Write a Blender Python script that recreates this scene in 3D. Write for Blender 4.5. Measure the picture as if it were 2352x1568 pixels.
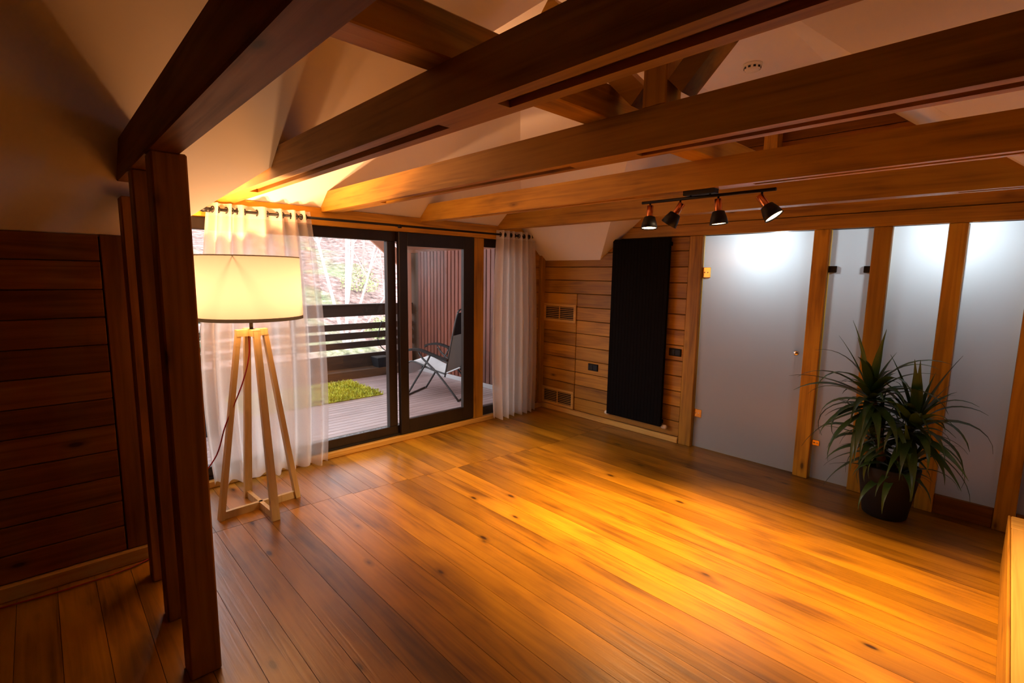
import bpy, bmesh, math, random
from mathutils import Vector, Matrix
for o in list(bpy.data.objects): bpy.data.objects.remove(o, do_unlink=True)
scene = bpy.context.scene
C = scene.collection
rnd = random.Random(7)

# ------------------------------------------------------------------ camera
yaw, pitch, roll = 0.75942968, 0.13247915, 0.01439083
fwd = Vector((math.sin(yaw)*math.cos(pitch), math.cos(yaw)*math.cos(pitch), -math.sin(pitch)))
rgt = Vector((math.cos(yaw), -math.sin(yaw), 0)); upv = rgt.cross(fwd)
r2 = rgt*math.cos(roll)+upv*math.sin(roll); u2 = -rgt*math.sin(roll)+upv*math.cos(roll)
cd = bpy.data.cameras.new('camera'); cam = bpy.data.objects.new('camera', cd); C.objects.link(cam)
cam.matrix_world = Matrix(((r2.x, u2.x, -fwd.x, 0), (r2.y, u2.y, -fwd.y, 0), (r2.z, u2.z, -fwd.z, 1.7), (0, 0, 0, 1)))
cd.sensor_width = 36; cd.sensor_fit = 'HORIZONTAL'; cd.lens = 17.601; cd.clip_start = 0.05; cd.clip_end = 400
scene.camera = cam
# ------------------------------------------------------------------ sky, exposure
w = bpy.data.worlds.new('overcast_sky'); scene.world = w; w.use_nodes = True
bg = w.node_tree.nodes['Background']; bg.inputs[0].default_value = (0.93, 0.92, 1.0, 1); bg.inputs[1].default_value = 4.6
vs = scene.view_settings
vs.view_transform = 'Standard'; vs.look = 'None'; vs.gamma = 1.0; vs.use_curve_mapping = False; vs.exposure = 0.2
WARM, SPOTC = (1.0, 0.48, 0.19), (1.0, 0.55, 0.22)
LAMP_W, SPOT_W, BACK_W = 195.0, 490.0, 150.0

# ------------------------------------------------------------------ materials
def new_mat(name):
    m = bpy.data.materials.new(name); m.use_nodes = True
    nt = m.node_tree
    return m, nt, nt.nodes['Principled BSDF']
def plain(name, col, rough=0.5, metal=0.0, spec=0.5):
    m, nt, b = new_mat(name)
    b.inputs['Base Color'].default_value = (*col, 1); b.inputs['Roughness'].default_value = rough
    b.inputs['Metallic'].default_value = metal; b.inputs['Specular IOR Level'].default_value = spec
    n = nt.nodes.new('ShaderNodeTexNoise'); n.inputs['Scale'].default_value = 40
    mr = nt.nodes.new('ShaderNodeMapRange'); mr.inputs[3].default_value = rough*0.9; mr.inputs[4].default_value = min(1, rough*1.12)
    nt.links.new(n.outputs[0], mr.inputs[0]); nt.links.new(mr.outputs[0], b.inputs['Roughness'])
    return m
def ramp(nt, stops):
    r = nt.nodes.new('ShaderNodeValToRGB'); e = r.color_ramp.elements
    e[0].position, e[0].color = stops[0][0], (*stops[0][1], 1)
    e[1].position, e[1].color = stops[-1][0], (*stops[-1][1], 1)
    for p, c in stops[1:-1]:
        k = e.new(p); k.color = (*c, 1)
    return r
def wood(name, axis, dark, mid, light, rough=0.45, knots=True, spec=0.4, blotch=0.5, vary=0.35, bump=0.15):
    m, nt, b = new_mat(name); L = nt.links.new; N = nt.nodes.new
    tc = N('ShaderNodeTexCoord'); oi = N('ShaderNodeObjectInfo')
    mul = N('ShaderNodeMath'); mul.operation = 'MULTIPLY'; mul.inputs[1].default_value = 37.0; L(oi.outputs['Random'], mul.inputs[0])
    add = N('ShaderNodeVectorMath'); add.operation = 'ADD'; L(tc.outputs['Object'], add.inputs[0]); L(mul.outputs[0], add.inputs[1])
    def mapped(across, along):
        mp = N('ShaderNodeMapping'); s = [across]*3; s[axis] = along
        mp.inputs['Scale'].default_value = s; L(add.outputs[0], mp.inputs[0]); return mp
    g = N('ShaderNodeTexNoise'); g.inputs['Scale'].default_value = 1; g.inputs['Detail'].default_value = 6; g.inputs['Distortion'].default_value = 1.2
    L(mapped(26, 1.1).outputs[0], g.inputs[0])
    g2 = N('ShaderNodeTexNoise'); g2.inputs['Scale'].default_value = 1; g2.inputs['Detail'].default_value = 3; g2.inputs['Distortion'].default_value = .4
    L(mapped(7, 1.6).outputs[0], g2.inputs[0])
    mx = N('ShaderNodeMix'); mx.inputs[0].default_value = blotch; L(g.outputs[0], mx.inputs[2]); L(g2.outputs[0], mx.inputs[3])
    cr = ramp(nt, [(.32, dark), (.5, mid), (.68, light)]); L(mx.outputs[0], cr.inputs[0])
    col = cr.outputs[0]
    if knots:
        v = N('ShaderNodeTexVoronoi'); v.inputs['Scale'].default_value = 1; v.inputs['Randomness'].default_value = 1
        L(mapped(6.5, 2.6).outputs[0], v.inputs[0])
        kr = ramp(nt, [(.06, (1, 1, 1)), (.10, (.4, .4, .4)), (.19, (0, 0, 0))]); L(v.outputs['Distance'], kr.inputs[0])
        sel = N('ShaderNodeSeparateColor'); L(v.outputs['Color'], sel.inputs[0])
        gt = N('ShaderNodeMath'); gt.operation = 'GREATER_THAN'; gt.inputs[1].default_value = 0.55; L(sel.outputs[0], gt.inputs[0])
        km = N('ShaderNodeMath'); km.operation = 'MULTIPLY'; L(kr.outputs[0], km.inputs[0]); L(gt.outputs[0], km.inputs[1])
        kx = N('ShaderNodeMix'); kx.data_type = 'RGBA'; L(km.outputs[0], kx.inputs[0]); L(col, kx.inputs[6])
        kx.inputs[7].default_value = (dark[0]*.45, dark[1]*.4, dark[2]*.4, 1); col = kx.outputs[2]
    hv = N('ShaderNodeHueSaturation'); L(col, hv.inputs['Color'])
    mr = N('ShaderNodeMapRange'); mr.inputs[3].default_value = 1-vary; mr.inputs[4].default_value = 1+vary*.6; L(oi.outputs['Random'], mr.inputs[0]); L(mr.outputs[0], hv.inputs['Value'])
    L(hv.outputs[0], b.inputs['Base Color'])
    rr = N('ShaderNodeMapRange'); rr.inputs[3].default_value = rough*1.15; rr.inputs[4].default_value = rough*.8; L(mx.outputs[0], rr.inputs[0]); L(rr.outputs[0], b.inputs['Roughness'])
    b.inputs['Specular IOR Level'].default_value = spec
    if bump:
        bp = N('ShaderNodeBump'); bp.inputs['Strength'].default_value = bump; bp.inputs['Distance'].default_value = .004
        L(g.outputs[0], bp.inputs['Height']); L(bp.outputs[0], b.inputs['Normal'])
    return m
BD, BM, BL = (.24, .11, .009), (.50, .245, .016), (.62, .33, .026)
MB = [wood('stained_beam_wood_%s' % 'xyz'[a], a, BD, BM, BL, .5) for a in range(3)]
MW = [wood('stained_board_wood_%s' % 'xyz'[a], a, (.19, .08, .007), (.41, .19, .013), (.52, .26, .021), .5, vary=.3) for a in range(3)]
MDK = [wood('dark_stain_shade_wood_%s' % 'xyz'[a], a, (.13, .046, .006), (.24, .09, .010), (.33, .13, .015), .55, spec=.2) for a in range(3)]  # dark stained timber; on the left wall the tone also stands in for shade
MF = wood('lacquered_floor_wood', 1, (.11, .042, .003), (.31, .135, .006), (.43, .20, .010), .32, spec=.65, vary=.35, blotch=.62, bump=.35)
ML = [wood('pale_pine_%s' % 'xyz'[a], a, (.46, .25, .05), (.60, .35, .08), (.66, .42, .11), .5, knots=False, vary=.1, blotch=.3) for a in range(3)]
M_core = plain('dark_wood_core', (.05, .02, .006), .8)
M_white = plain('white_plaster', (.82, .78, .76), .9, spec=.2)
M_black = plain('black_metal', (.009, .008, .008), .5, spec=.3)
M_rad = plain('matt_black_radiator', (.003, .002, .002), .8, spec=.1)
M_frame = wood('dark_brown_frame', 2, (.010, .006, .004), (.016, .009, .006), (.024, .013, .008), .4, knots=False, vary=.05)
M_copper = plain('copper', (.75, .30, .14), .25, 1.0)
M_brass = plain('brass', (.80, .52, .16), .22, 1.0)
M_chrome = plain('chrome', (.75, .74, .72), .2, 1.0)
M_plas = plain('black_plastic', (.008, .007, .007), .6, spec=.2)
M_knob = plain('cream_plastic', (.75, .62, .45), .4)
M_det = plain('white_plastic', (.78, .74, .68), .5)
M_red = plain('red_flex', (.30, .012, .010), .5)
M_lampwood = wood('pale_lamp_wood', 2, (.52, .38, .17), (.62, .47, .22), (.68, .53, .27), .5, knots=False, vary=.02, blotch=.2)
M_pot = plain('charcoal_pot', (.012, .011, .012), .6, spec=.25)
M_soil = plain('potting_soil', (.02, .012, .007), .95)
def emit(name, col, s):
    m, nt, b = new_mat(name); b.inputs['Base Color'].default_value = (*col, 1)
    b.inputs['Emission Color'].default_value = (*col, 1); b.inputs['Emission Strength'].default_value = s
    return m
M_bulb = emit('warm_bulb', (1, .72, .42), 12)
M_cool = emit('added_cool_glow', (.82, .92, 1.0), BACK_W)
def fresnel(nt, ior):
    # same reflectance entering and leaving the sheet (thin pane, no total reflection inside)
    g = nt.nodes.new('ShaderNodeNewGeometry'); m = nt.nodes.new('ShaderNodeMapRange'); f = nt.nodes.new('ShaderNodeFresnel')
    m.inputs[3].default_value = ior; m.inputs[4].default_value = 1/ior
    nt.links.new(g.outputs['Backfacing'], m.inputs[0]); nt.links.new(m.outputs[0], f.inputs[0]); return f
def glass(name, rough=0.0, tint=(.95, .97, .97)):
    m, nt, b = new_mat(name); L = nt.links.new; N = nt.nodes.new
    t = N('ShaderNodeBsdfTransparent'); t.inputs[0].default_value = (*tint, 1)
    g = N('ShaderNodeBsdfGlossy'); g.inputs['Roughness'].default_value = rough
    f = fresnel(nt, 1.5)
    x = N('ShaderNodeMixShader'); L(f.outputs[0], x.inputs[0]); L(t.outputs[0], x.inputs[1]); L(g.outputs[0], x.inputs[2])
    L(x.outputs[0], nt.nodes['Material Output'].inputs[0]); nt.nodes.remove(b)
    return m
M_glass = glass('window_glass')
def frosted():
    m, nt, b = new_mat('frosted_glass'); L = nt.links.new; N = nt.nodes.new
    t = N('ShaderNodeBsdfTranslucent'); t.inputs[0].default_value = (.78, .82, .84, 1)
    d = N('ShaderNodeBsdfDiffuse'); d.inputs[0].default_value = (.62, .59, .55, 1)
    g = N('ShaderNodeBsdfGlossy'); g.inputs['Roughness'].default_value = .16
    f = fresnel(nt, 1.45)
    n = N('ShaderNodeTexNoise'); n.inputs['Scale'].default_value = 220
    bp = N('ShaderNodeBump'); bp.inputs['Strength'].default_value = .03; L(n.outputs[0], bp.inputs['Height']); L(bp.outputs[0], g.inputs['Normal'])
    a = N('ShaderNodeMixShader'); a.inputs[0].default_value = .45; L(t.outputs[0], a.inputs[1]); L(d.outputs[0], a.inputs[2])
    x = N('ShaderNodeMixShader'); L(f.outputs[0], x.inputs[0]); L(a.outputs[0], x.inputs[1]); L(g.outputs[0], x.inputs[2])
    L(x.outputs[0], nt.nodes['Material Output'].inputs[0]); nt.nodes.remove(b)
    return m
M_frost = frosted()
def cloth(name, col, transp, transl):
    m, nt, b = new_mat(name); L = nt.links.new; N = nt.nodes.new
    p = N('ShaderNodeBsdfTransparent'); t = N('ShaderNodeBsdfTranslucent'); d = N('ShaderNodeBsdfDiffuse')
    t.inputs[0].default_value = (*col, 1); d.inputs[0].default_value = (*col, 1)
    tc = N('ShaderNodeTexCoord'); n = N('ShaderNodeTexNoise'); n.inputs['Scale'].default_value = 300; L(tc.outputs['Object'], n.inputs[0])
    mr = N('ShaderNodeMapRange'); mr.inputs[3].default_value = max(0, transp-.12); mr.inputs[4].default_value = transp+.12 if transp else 0; L(n.outputs[0], mr.inputs[0])
    a = N('ShaderNodeMixShader'); a.inputs[0].default_value = transl; L(d.outputs[0], a.inputs[1]); L(t.outputs[0], a.inputs[2])
    x = N('ShaderNodeMixShader'); L(mr.outputs[0], x.inputs[0]); L(a.outputs[0], x.inputs[1]); L(p.outputs[0], x.inputs[2])
    L(x.outputs[0], nt.nodes['Material Output'].inputs[0]); nt.nodes.remove(b)
    return m
M_sheer = cloth('white_sheer_fabric', (.78, .72, .66), .18, .42)
M_flap = cloth('thin_sheer_fabric', (.82, .78, .75), .52, .5)
M_hem = cloth('white_curtain_header', (.88, .85, .82), .12, .5)
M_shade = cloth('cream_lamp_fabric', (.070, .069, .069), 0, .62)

# ------------------------------------------------------------------ helpers
def tag(o, label=None, cat=None, group=None, kind=None):
    if label: o['label'] = label
    if cat: o['category'] = cat
    if group: o['group'] = group
    if kind: o['kind'] = kind
    return o
def link(name, me, mat=None, parent=None, loc=None, smooth=False):
    o = bpy.data.objects.new(name, me); C.objects.link(o)
    if mat is not None and me is not None and not me.materials: me.materials.append(mat)
    if parent: o.parent = parent
    if loc is not None: o.location = loc
    if smooth and me is not None: me.polygons.foreach_set('use_smooth', [True]*len(me.polygons))
    return o
def empty(name, loc=(0, 0, 0), rz=0):
    o = bpy.data.objects.new(name, None); C.objects.link(o); o.location = loc; o.rotation_euler = (0, 0, rz); o.empty_display_size = .1
    return o
_cache = {}
def box_mesh(sx, sy, sz, mat, bev=.003):
    k = (round(sx, 4), round(sy, 4), round(sz, 4), mat.name, bev)
    if k in _cache: return _cache[k]
    bm = bmesh.new(); bmesh.ops.create_cube(bm, size=1)
    for v in bm.verts: v.co = Vector((v.co.x*sx, v.co.y*sy, v.co.z*sz))
    if bev: bmesh.ops.bevel(bm, geom=bm.edges[:], offset=min(bev, .45*min(sx, sy, sz)), segments=1, affect='EDGES')
    me = bpy.data.meshes.new('box'); bm.to_mesh(me); bm.free(); me.materials.append(mat)
    _cache[k] = me; return me
def cbox(name, x0, x1, y0, y1, z0, z1, mat, parent=None, bev=.003, off=(0, 0, 0)):
    me = box_mesh(x1-x0, y1-y0, z1-z0, mat, bev)
    return link(name, me, None, parent, ((x0+x1)/2-off[0], (y0+y1)/2-off[1], (z0+z1)/2-off[2]))
class MBld:
    def __init__(s): s.v = []; s.f = []; s.sm = []
    def quad(s, *p, sm=False):
        n = len(s.v); s.v += [tuple(q) for q in p]; s.f.append(tuple(range(n, n+len(p)))); s.sm.append(sm)
    def box(s, x0, x1, y0, y1, z0, z1):
        n = len(s.v)
        s.v += [(x0, y0, z0), (x1, y0, z0), (x1, y1, z0), (x0, y1, z0), (x0, y0, z1), (x1, y0, z1), (x1, y1, z1), (x0, y1, z1)]
        for f in ((0, 3, 2, 1), (4, 5, 6, 7), (0, 1, 5, 4), (1, 2, 6, 5), (2, 3, 7, 6), (3, 0, 4, 7)): s.f.append(tuple(n+i for i in f)); s.sm.append(False)
    def bar(s, a, b, w, h, up=(0, 0, 1), w2=None, h2=None):
        a, b = Vector(a), Vector(b); d = (b-a).normalized(); u = Vector(up); r = d.cross(u)
        if r.length < 1e-4: r = d.cross(Vector((1, 0, 0)))
        r.normalize(); u = r.cross(d)
        n = len(s.v); w2 = w if w2 is None else w2; h2 = h if h2 is None else h2
        for p, ww, hh in ((a, w, h), (b, w2, h2)):
            for i, j in ((-1, -1), (1, -1), (1, 1), (-1, 1)): s.v.append(tuple(p+r*(i*ww/2)+u*(j*hh/2)))
        for f in ((3, 2, 1, 0), (4, 5, 6, 7), (0, 1, 5, 4), (1, 2, 6, 5), (2, 3, 7, 6), (3, 0, 4, 7)): s.f.append(tuple(n+i for i in f)); s.sm.append(False)
    def tube(s, pts, rad, seg=8, caps=True):
        pts = [Vector(p) for p in pts]; R = rad if isinstance(rad, (list, tuple)) else [rad]*len(pts)
        n = len(s.v); prev = None
        for i, p in enumerate(pts):
            d = (pts[min(i+1, len(pts)-1)]-pts[max(i-1, 0)]).normalized()
            if prev is None:
                r = d.cross(Vector((0, 0, 1)))
                if r.length < 1e-3: r = d.cross(Vector((1, 0, 0)))
            else: r = prev-d*prev.dot(d)
            r.normalize(); prev = r; u = d.cross(r)
            for k in range(seg):
                a = 2*math.pi*k/seg; s.v.append(tuple(p+(r*math.cos(a)+u*math.sin(a))*R[i]))
        for i in range(len(pts)-1):
            for k in range(seg):
                s.f.append((n+i*seg+k, n+i*seg+(k+1) % seg, n+(i+1)*seg+(k+1) % seg, n+(i+1)*seg+k)); s.sm.append(True)
        if caps:
            s.f.append(tuple(n+k for k in reversed(range(seg)))); s.sm.append(False)
            s.f.append(tuple(n+(len(pts)-1)*seg+k for k in range(seg))); s.sm.append(False)
    def lathe(s, prof, seg=32, c=(0, 0, 0), close=False):
        n = len(s.v)
        for r, z in prof:
            for k in range(seg):
                a = 2*math.pi*k/seg; s.v.append((c[0]+r*math.cos(a), c[1]+r*math.sin(a), c[2]+z))
        m = len(prof)
        for i in range(m if close else m-1):
            j = (i+1) % m
            for k in range(seg):
                s.f.append((n+i*seg+k, n+i*seg+(k+1) % seg, n+j*seg+(k+1) % seg, n+j*seg+k)); s.sm.append(True)
    def build(s, name, mat, parent=None, loc=None):
        me = bpy.data.meshes.new(name); me.from_pydata(s.v, [], s.f); me.update()
        me.polygons.foreach_set('use_smooth', s.sm)
        return link(name, me, mat, parent, loc)
def one(name, mat, parent, fn, *a, loc=None, **k):
    m = MBld(); getattr(m, fn)(*a, **k); return m.build(name, mat, parent, loc)

# ------------------------------------------------------------------ key planes
X0, YW, YK = 4.707, 4.394, 3.52           # glass wall, window wall, low wall on the left
ZK, PT, ZF = 1.87, .81, 3.14              # eaves height, roof pitch, flat ceiling height
XL, XE, YB = .506, -3.0, -1.3             # left end of the window bay, far left end, wall behind the camera
GX = 1.9

# ------------------------------------------------------------------ floor
fl = MBld(); fl.box(XE, X0+.15, YB, YW+.1, -.14, -.025); floor = tag(fl.build('floor', M_core), kind='structure')
k0 = int(math.floor((XE-1.815)/.155)); x = 1.815+k0*.155
while x < X0-.02:
    xa, xb = max(x, XE)+.0011, min(x+.155, X0+.05)-.0011
    xm = (xa+xb)/2; yj = min(3.56, max(3.28, 3.553-.118*(xm-1.4)))
    dz = rnd.uniform(-.0003, .0003)
    cbox('plank', xa, xb, YB, yj-.0015, -.025+dz, 0+dz, MF, floor, 0)
    if xm > XL: cbox('plank', xa, xb, yj+.0015, YW-.01, -.025-dz, 0-dz, MF, floor, 0)
    elif yj < YK-.01: cbox('plank', xa, xb, yj+.0015, YK+.02, -.025-dz, -dz, MF, floor, .0025)
    x += .155

# ------------------------------------------------------------------ ceiling (main slopes, window bay, flat top)
ce = MBld()
xl3, xr3 = XL+(ZF-ZK)/PT, X0-(ZF-ZK)/PT        # bay slopes reach the flat part
yS, yP = YK-(ZF-ZK)/PT, YW-(ZF-2.21)/PT
y2 = 1.165; x2r, x2l = 2.79, -.6; dk = (ZF-ZK)/PT; yB2 = y2-dk
xpl, xpr = XL+(2.21-ZK)/PT, X0-(2.21-ZK)/PT
ce.quad((XE, YK, ZK), (XL, YK, ZK), (xl3, yS, ZF), (XE, yS, ZF))
ce.quad((X0, YK, ZK), (X0, yS, ZF), (xr3, yS, ZF))
ce.quad((XL, YW, ZK), (xpl, YW, 2.21), (xl3, yP, ZF), (xl3, yS, ZF), (XL, YK, ZK))
ce.quad((X0, YW, ZK), (X0, YK, ZK), (xr3, yS, ZF), (xr3, yP, ZF), (xpr, YW, 2.21))
ce.quad((xpl, YW, 2.21), (xpr, YW, 2.21), (xr3, yP, ZF), (xl3, yP, ZF))
ce.quad((XE, yS, ZF), (X0, yS, ZF), (X0, y2, ZF), (XE, y2, ZF))
ce.quad((xl3, yS, ZF), (xl3, yP, ZF), (xr3, yP, ZF), (xr3, yS, ZF))
ce.quad((x2r, y2, ZF), (X0, y2, ZF), (X0, yB2, ZK), (x2r+dk, yB2, ZK))
ce.quad((x2l, y2, ZF), (x2l-dk, yB2, ZK), (XE, yB2, ZK), (XE, y2, ZF))
ce.quad((x2r, y2, ZF), (x2r+dk, yB2, ZK), (x2r+dk, YB, ZK), (x2r, YB, ZF))
ce.quad((x2l, y2, ZF), (x2l, YB, ZF), (x2l-dk, YB, ZK), (x2l-dk, yB2, ZK))
ce.quad((x2l, y2, ZF), (x2r, y2, ZF), (x2r, YB, ZF), (x2l, YB, ZF))
ceiling = tag(ce.build('ceiling', M_white), kind='structure')

# ------------------------------------------------------------------ walls
wl = MBld(); wl.box(XE-.15, XL+.02, YK, YK+.12, -.1, ZK); wall_left = tag(wl.build('wall_left', M_core), kind='structure')
z = 0.0; zs = [0.0]
while z < ZK-.16: z += .151; zs.append(z)
zs[-1] = 1.735; zs.append(ZK+.012)
zs = [.085, .235, .386, .537, .688, .838, .988, 1.139, 1.289, 1.440, 1.590, 1.741, ZK+.012]
for a, b in zip(zs, zs[1:]):
    cbox('board', XE, .262, YK-.02, YK, a+.002, b-.002, MDK[0], wall_left, .004)  # darker wood than the right wall: shade of the left side put into the colour
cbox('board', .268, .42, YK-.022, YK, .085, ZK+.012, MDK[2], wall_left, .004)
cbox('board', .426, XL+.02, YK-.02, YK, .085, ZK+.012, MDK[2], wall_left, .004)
bl = cbox('baseboard_left', XE, XL, YK-.045, YK, 0, .083, ML[0], None, .006); tag(bl, kind='structure')
# return wall between the low wall and the window wall
m = MBld(); m.box(XL-.1, XL, YK, YW+.1, -.1, ZK); tag(m.build('wall_bay', MW[1]), kind='structure')

# right wall: boards, header boards, gable boards
wr = MBld(); wr.box(X0, X0+.1, 2.43, YW+.05, -.1, 2.1)
wg = MBld(); wg.box(X0, X0+.1, YB, YW, 2.1, 3.3); wall_gable = tag(wg.build('wall_gable', M_core), kind='structure')
wall_right = tag(wr.build('wall_right', M_core), kind='structure')
rows = [.062]+[.064+.158*i for i in range(1, 13)]+[2.118]
def ymax(zz): return 4.39 if zz < ZK else YK-(zz-ZK)/PT+.01
def ymin(zz): return YB if zz < ZK else yB2+(zz-ZK)/PT-.01
for i, (a, b) in enumerate(zip(rows, rows[1:])):
    if b > 1.9:
        cbox('board', X0-.014, X0, 2.43, ymax(a), a+.003, min(b, 2.10)-.003, MW[1], wall_right, .005); continue
    if b <= 1.5:
        cbox('board', X0-.014, X0, 3.826, 4.39, a+.003, b-.003, MW[1], wall_right, .005)
        cbox('board', X0-.014, X0, 2.43, 3.820, a+.003, b-.003, MW[1], wall_right, .005)
    else: cbox('board', X0-.014, X0, 2.43, 4.39, a+.003, b-.003, MW[1], wall_right, .005)
hz = [2.10, 2.213, 2.372, 2.53, 2.688, 2.846, 3.004, 3.16]
for i, (a, b) in enumerate(zip(hz, hz[1:])):
    cbox('board', X0-(.03 if i == 0 else .018), X0, ymin(a), ymax(a), a+.002, b-.002, MDK[1] if i > 1 else MW[1], wall_gable, .004)
br = cbox('baseboard_right', X0-.04, X0-.001, 2.43, 4.36, 0, .06, ML[1], None, .006); tag(br, kind='structure')

# window wall: plate above the frames, sill strip, posts
tag(cbox('trim_1', XL, X0, YW-.06, YW+.08, 2.10, 2.245, MB[0], None, .004), kind='structure')
tag(cbox('baseboard_window', XL, 4.66, YW-.06, YW-.002, 0, .055, ML[0], None, .006), kind='structure')
tag(cbox('trim_2', 3.535, 3.677, YW-.045, YW+.06, .056, 2.098, MB[2], None, .004), kind='structure')
tag(cbox('trim_3', 4.62, X0-.016, YW-.05, YW+.06, .056, 1.98, MW[2], None, .004), kind='structure')
m = MBld(); m.box(XL, X0+.1, YW, YW+.08, -.14, .04); m.box(4.14, X0+.1, YW+.0, YW+.08, .04, 2.2); m.box(XL-.1, XL+.06, YW, YW+.08, .04, 2.2)
wall_window = tag(m.build('wall_window', M_core), kind='structure')
for a, b in zip(rows, rows[1:]):
    if a > 2.0: break
    cbox('board', 4.15, 4.615, YW-.014, YW, a+.002, min(b, 2.098)-.002, MW[0], wall_window, .004)

# walls behind the camera and the far left end
m = MBld(); m.box(x2l-dk, 2.7, YB-.1, YB, -.1, 3.3); m.box(3.3, x2r+dk, YB-.1, YB, -.1, 3.3); m.box(2.7, 3.3, YB-.1, YB, -.1, 1.3); m.box(2.7, 3.3, YB-.1, YB, 1.9, 3.3); m.box(x2r+dk, X0+.1, yB2-.1, yB2, -.1, ZK+.02); m.box(x2r+dk, x2r+dk+.1, YB, yB2-.1, -.1, ZK+.02)
m.box(XE, x2l-dk, yB2-.1, yB2, -.1, ZK+.02); m.box(x2l-dk-.1, x2l-dk, YB, yB2-.1, -.1, ZK+.02)
tag(m.build('wall_back', MW[0]), kind='structure')
m = MBld(); m.box(XE-.1, XE, yB2, YK, -.1, 3.3); tag(m.build('wall_end', MW[1]), kind='structure')

# ------------------------------------------------------------------ windows
window_1 = tag(empty('window_1', (XL, YW, 0)), kind='structure')
O1 = (XL, YW, 0)
fx0, fx1, fz0, fz1 = XL+.06, 3.535, .04, 2.10
for a in ((fx0, fx1, YW, YW+.07, 2.005, fz1), (fx0, fx1, YW, YW+.07, fz0, .155), (fx0, fx0+.07, YW, YW+.07, .155, 2.005), (2.495, 2.585, YW+.005, YW+.07, .155, 2.005), (3.465, fx1, YW, YW+.07, .155, 2.005)):
    cbox('frame_bar', *a, M_frame, window_1, .004, O1)
cbox('pane', fx0+.07, 2.495, YW+.03, YW+.042, .155, 2.005, M_glass, window_1, 0, O1)
cbox('track', fx0, fx1, YW-.02, YW, .056, .075, M_black, window_1, .002, O1)
sash = empty('sash', (0, 0, 0)); sash.parent = window_1
for a in ((2.59, 2.685, YW-.055, YW-.005, .075, 2.098), (3.385, 3.53, YW-.055, YW-.005, .075, 2.098), (2.685, 3.385, YW-.055, YW-.005, 1.965, 2.098), (2.685, 3.385, YW-.055, YW-.005, .075, .215)):
    cbox('sash_bar', *a, M_frame, sash, .004, O1)
cbox('pane', 2.685, 3.385, YW-.034, YW-.022, .215, 1.965, M_glass, sash, 0, O1)
window_2 = tag(empty('window_2', (3.68, YW, 0)), kind='structure'); O2 = (3.68, YW, 0)
for a in ((3.68, 4.14, YW, YW+.06, 2.005, 2.10), (3.68, 4.14, YW, YW+.06, .056, .155), (3.68, 3.70, YW, YW+.06, .155, 2.005), (4.08, 4.14, YW, YW+.06, .155, 2.005)):
    cbox('frame_bar', *a, M_frame, window_2, .004, O2)
cbox('pane', 3.70, 4.08, YW+.03, YW+.042, .155, 2.005, M_glass, window_2, 0, O2)

window_6 = tag(empty('window_6', (2.7, YB-.05, 1.3)), kind='structure'); O6 = (2.7, YB-.05, 1.3)
for a in ((2.7, 3.3, 1.3, 1.36), (2.7, 3.3, 1.84, 1.9), (2.7, 2.76, 1.36, 1.84), (3.24, 3.3, 1.36, 1.84)):
    cbox('frame_bar', a[0], a[1], YB-.085, YB-.02, a[2], a[3], M_frame, window_6, .004, O6)
cbox('pane', 2.76, 3.24, YB-.06, YB-.05, 1.36, 1.84, M_glass, window_6, 0, O6)
# ------------------------------------------------------------------ glass wall
def frost_pane(name, y0, y1, z0, z1, par, off):
    m = MBld(); x0, x1 = X0+.015, X0+.025; m.box(x0-off[0], x1-off[0], y0-off[1], y1-off[1], z0-off[2], z1-off[2])
    o = m.build(name, M_frost, par); o.data.materials.append(M_glass)
    for p in o.data.polygons: p.material_index = 0 if p.normal.x < -.9 else 1
    return o
posts = [(2.295, 2.426), (1.227, 1.345), (.821, .938), (.398, .503), (-.031, .076), (-.40, -.33)]
plabs = ['brown timber post between the black radiator wall and the frosted glass door', 'brown timber post between the frosted glass door and the narrow glass leaf',
         'brown timber post behind the potted plant, right of the narrow glass leaf', 'brown timber post right of the potted plant',
         'brown timber post at the right end of the last full frosted pane', 'brown timber post at the far right corner of the glass wall']
for (a, b), lb in zip(posts, plabs):
    tag(cbox('timber_post', X0-.03, X0+.05, a, b, 0, 2.10, MB[2], None, .005), lb, 'post', 'posts of the glass wall')
def hinge(par, y0, y1, z0, z1, mat, off):
    h = cbox('hinge', X0+.008, X0+.036, y0, y1, z0, z1, mat, par, .003, off)
    for q in (.3, .7): one('screw', M_chrome if mat is M_brass else M_black, h, 'lathe', [(0, .002), (.006, .002), (.007, 0)], 10, loc=(-.0145, (q-.5)*(y1-y0)*.9, 0)).rotation_euler = (0, -math.pi/2, 0)
    return h
door_1 = tag(empty('door_1', (X0+.02, 2.29, 0)), kind='structure'); O = (X0+.02, 2.29, 0)
frost_pane('glass_leaf', 1.352, 2.288, .008, 2.094, door_1, O)
hinge(door_1, 2.215, 2.30, 1.70, 1.797, M_brass, O); hinge(door_1, 2.215, 2.30, .312, .393, M_brass, O)
kn = MBld(); kn.lathe([(.0, -.05), (.018, -.05), (.022, -.045), (.022, -.028), (.010, -.022), (.010, 0)], 16); k = kn.build('knob', M_chrome, door_1, (-.005, 1.40-2.29, 1.07)); k.rotation_euler = (0, math.pi/2, 0)
door_2 = tag(empty('door_2', (X0+.02, 1.22, 0)), kind='structure'); O = (X0+.02, 1.22, 0)
frost_pane('glass_leaf', .945, 1.220, .008, 2.094, door_2, O)
for a in ((1.168, 1.232, 1.755, 1.807), (.93, .985, 1.755, 1.807)): hinge(door_2, *a, M_black, O)
hinge(door_2, 1.168, 1.226, .296, .343, M_brass, O)
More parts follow.
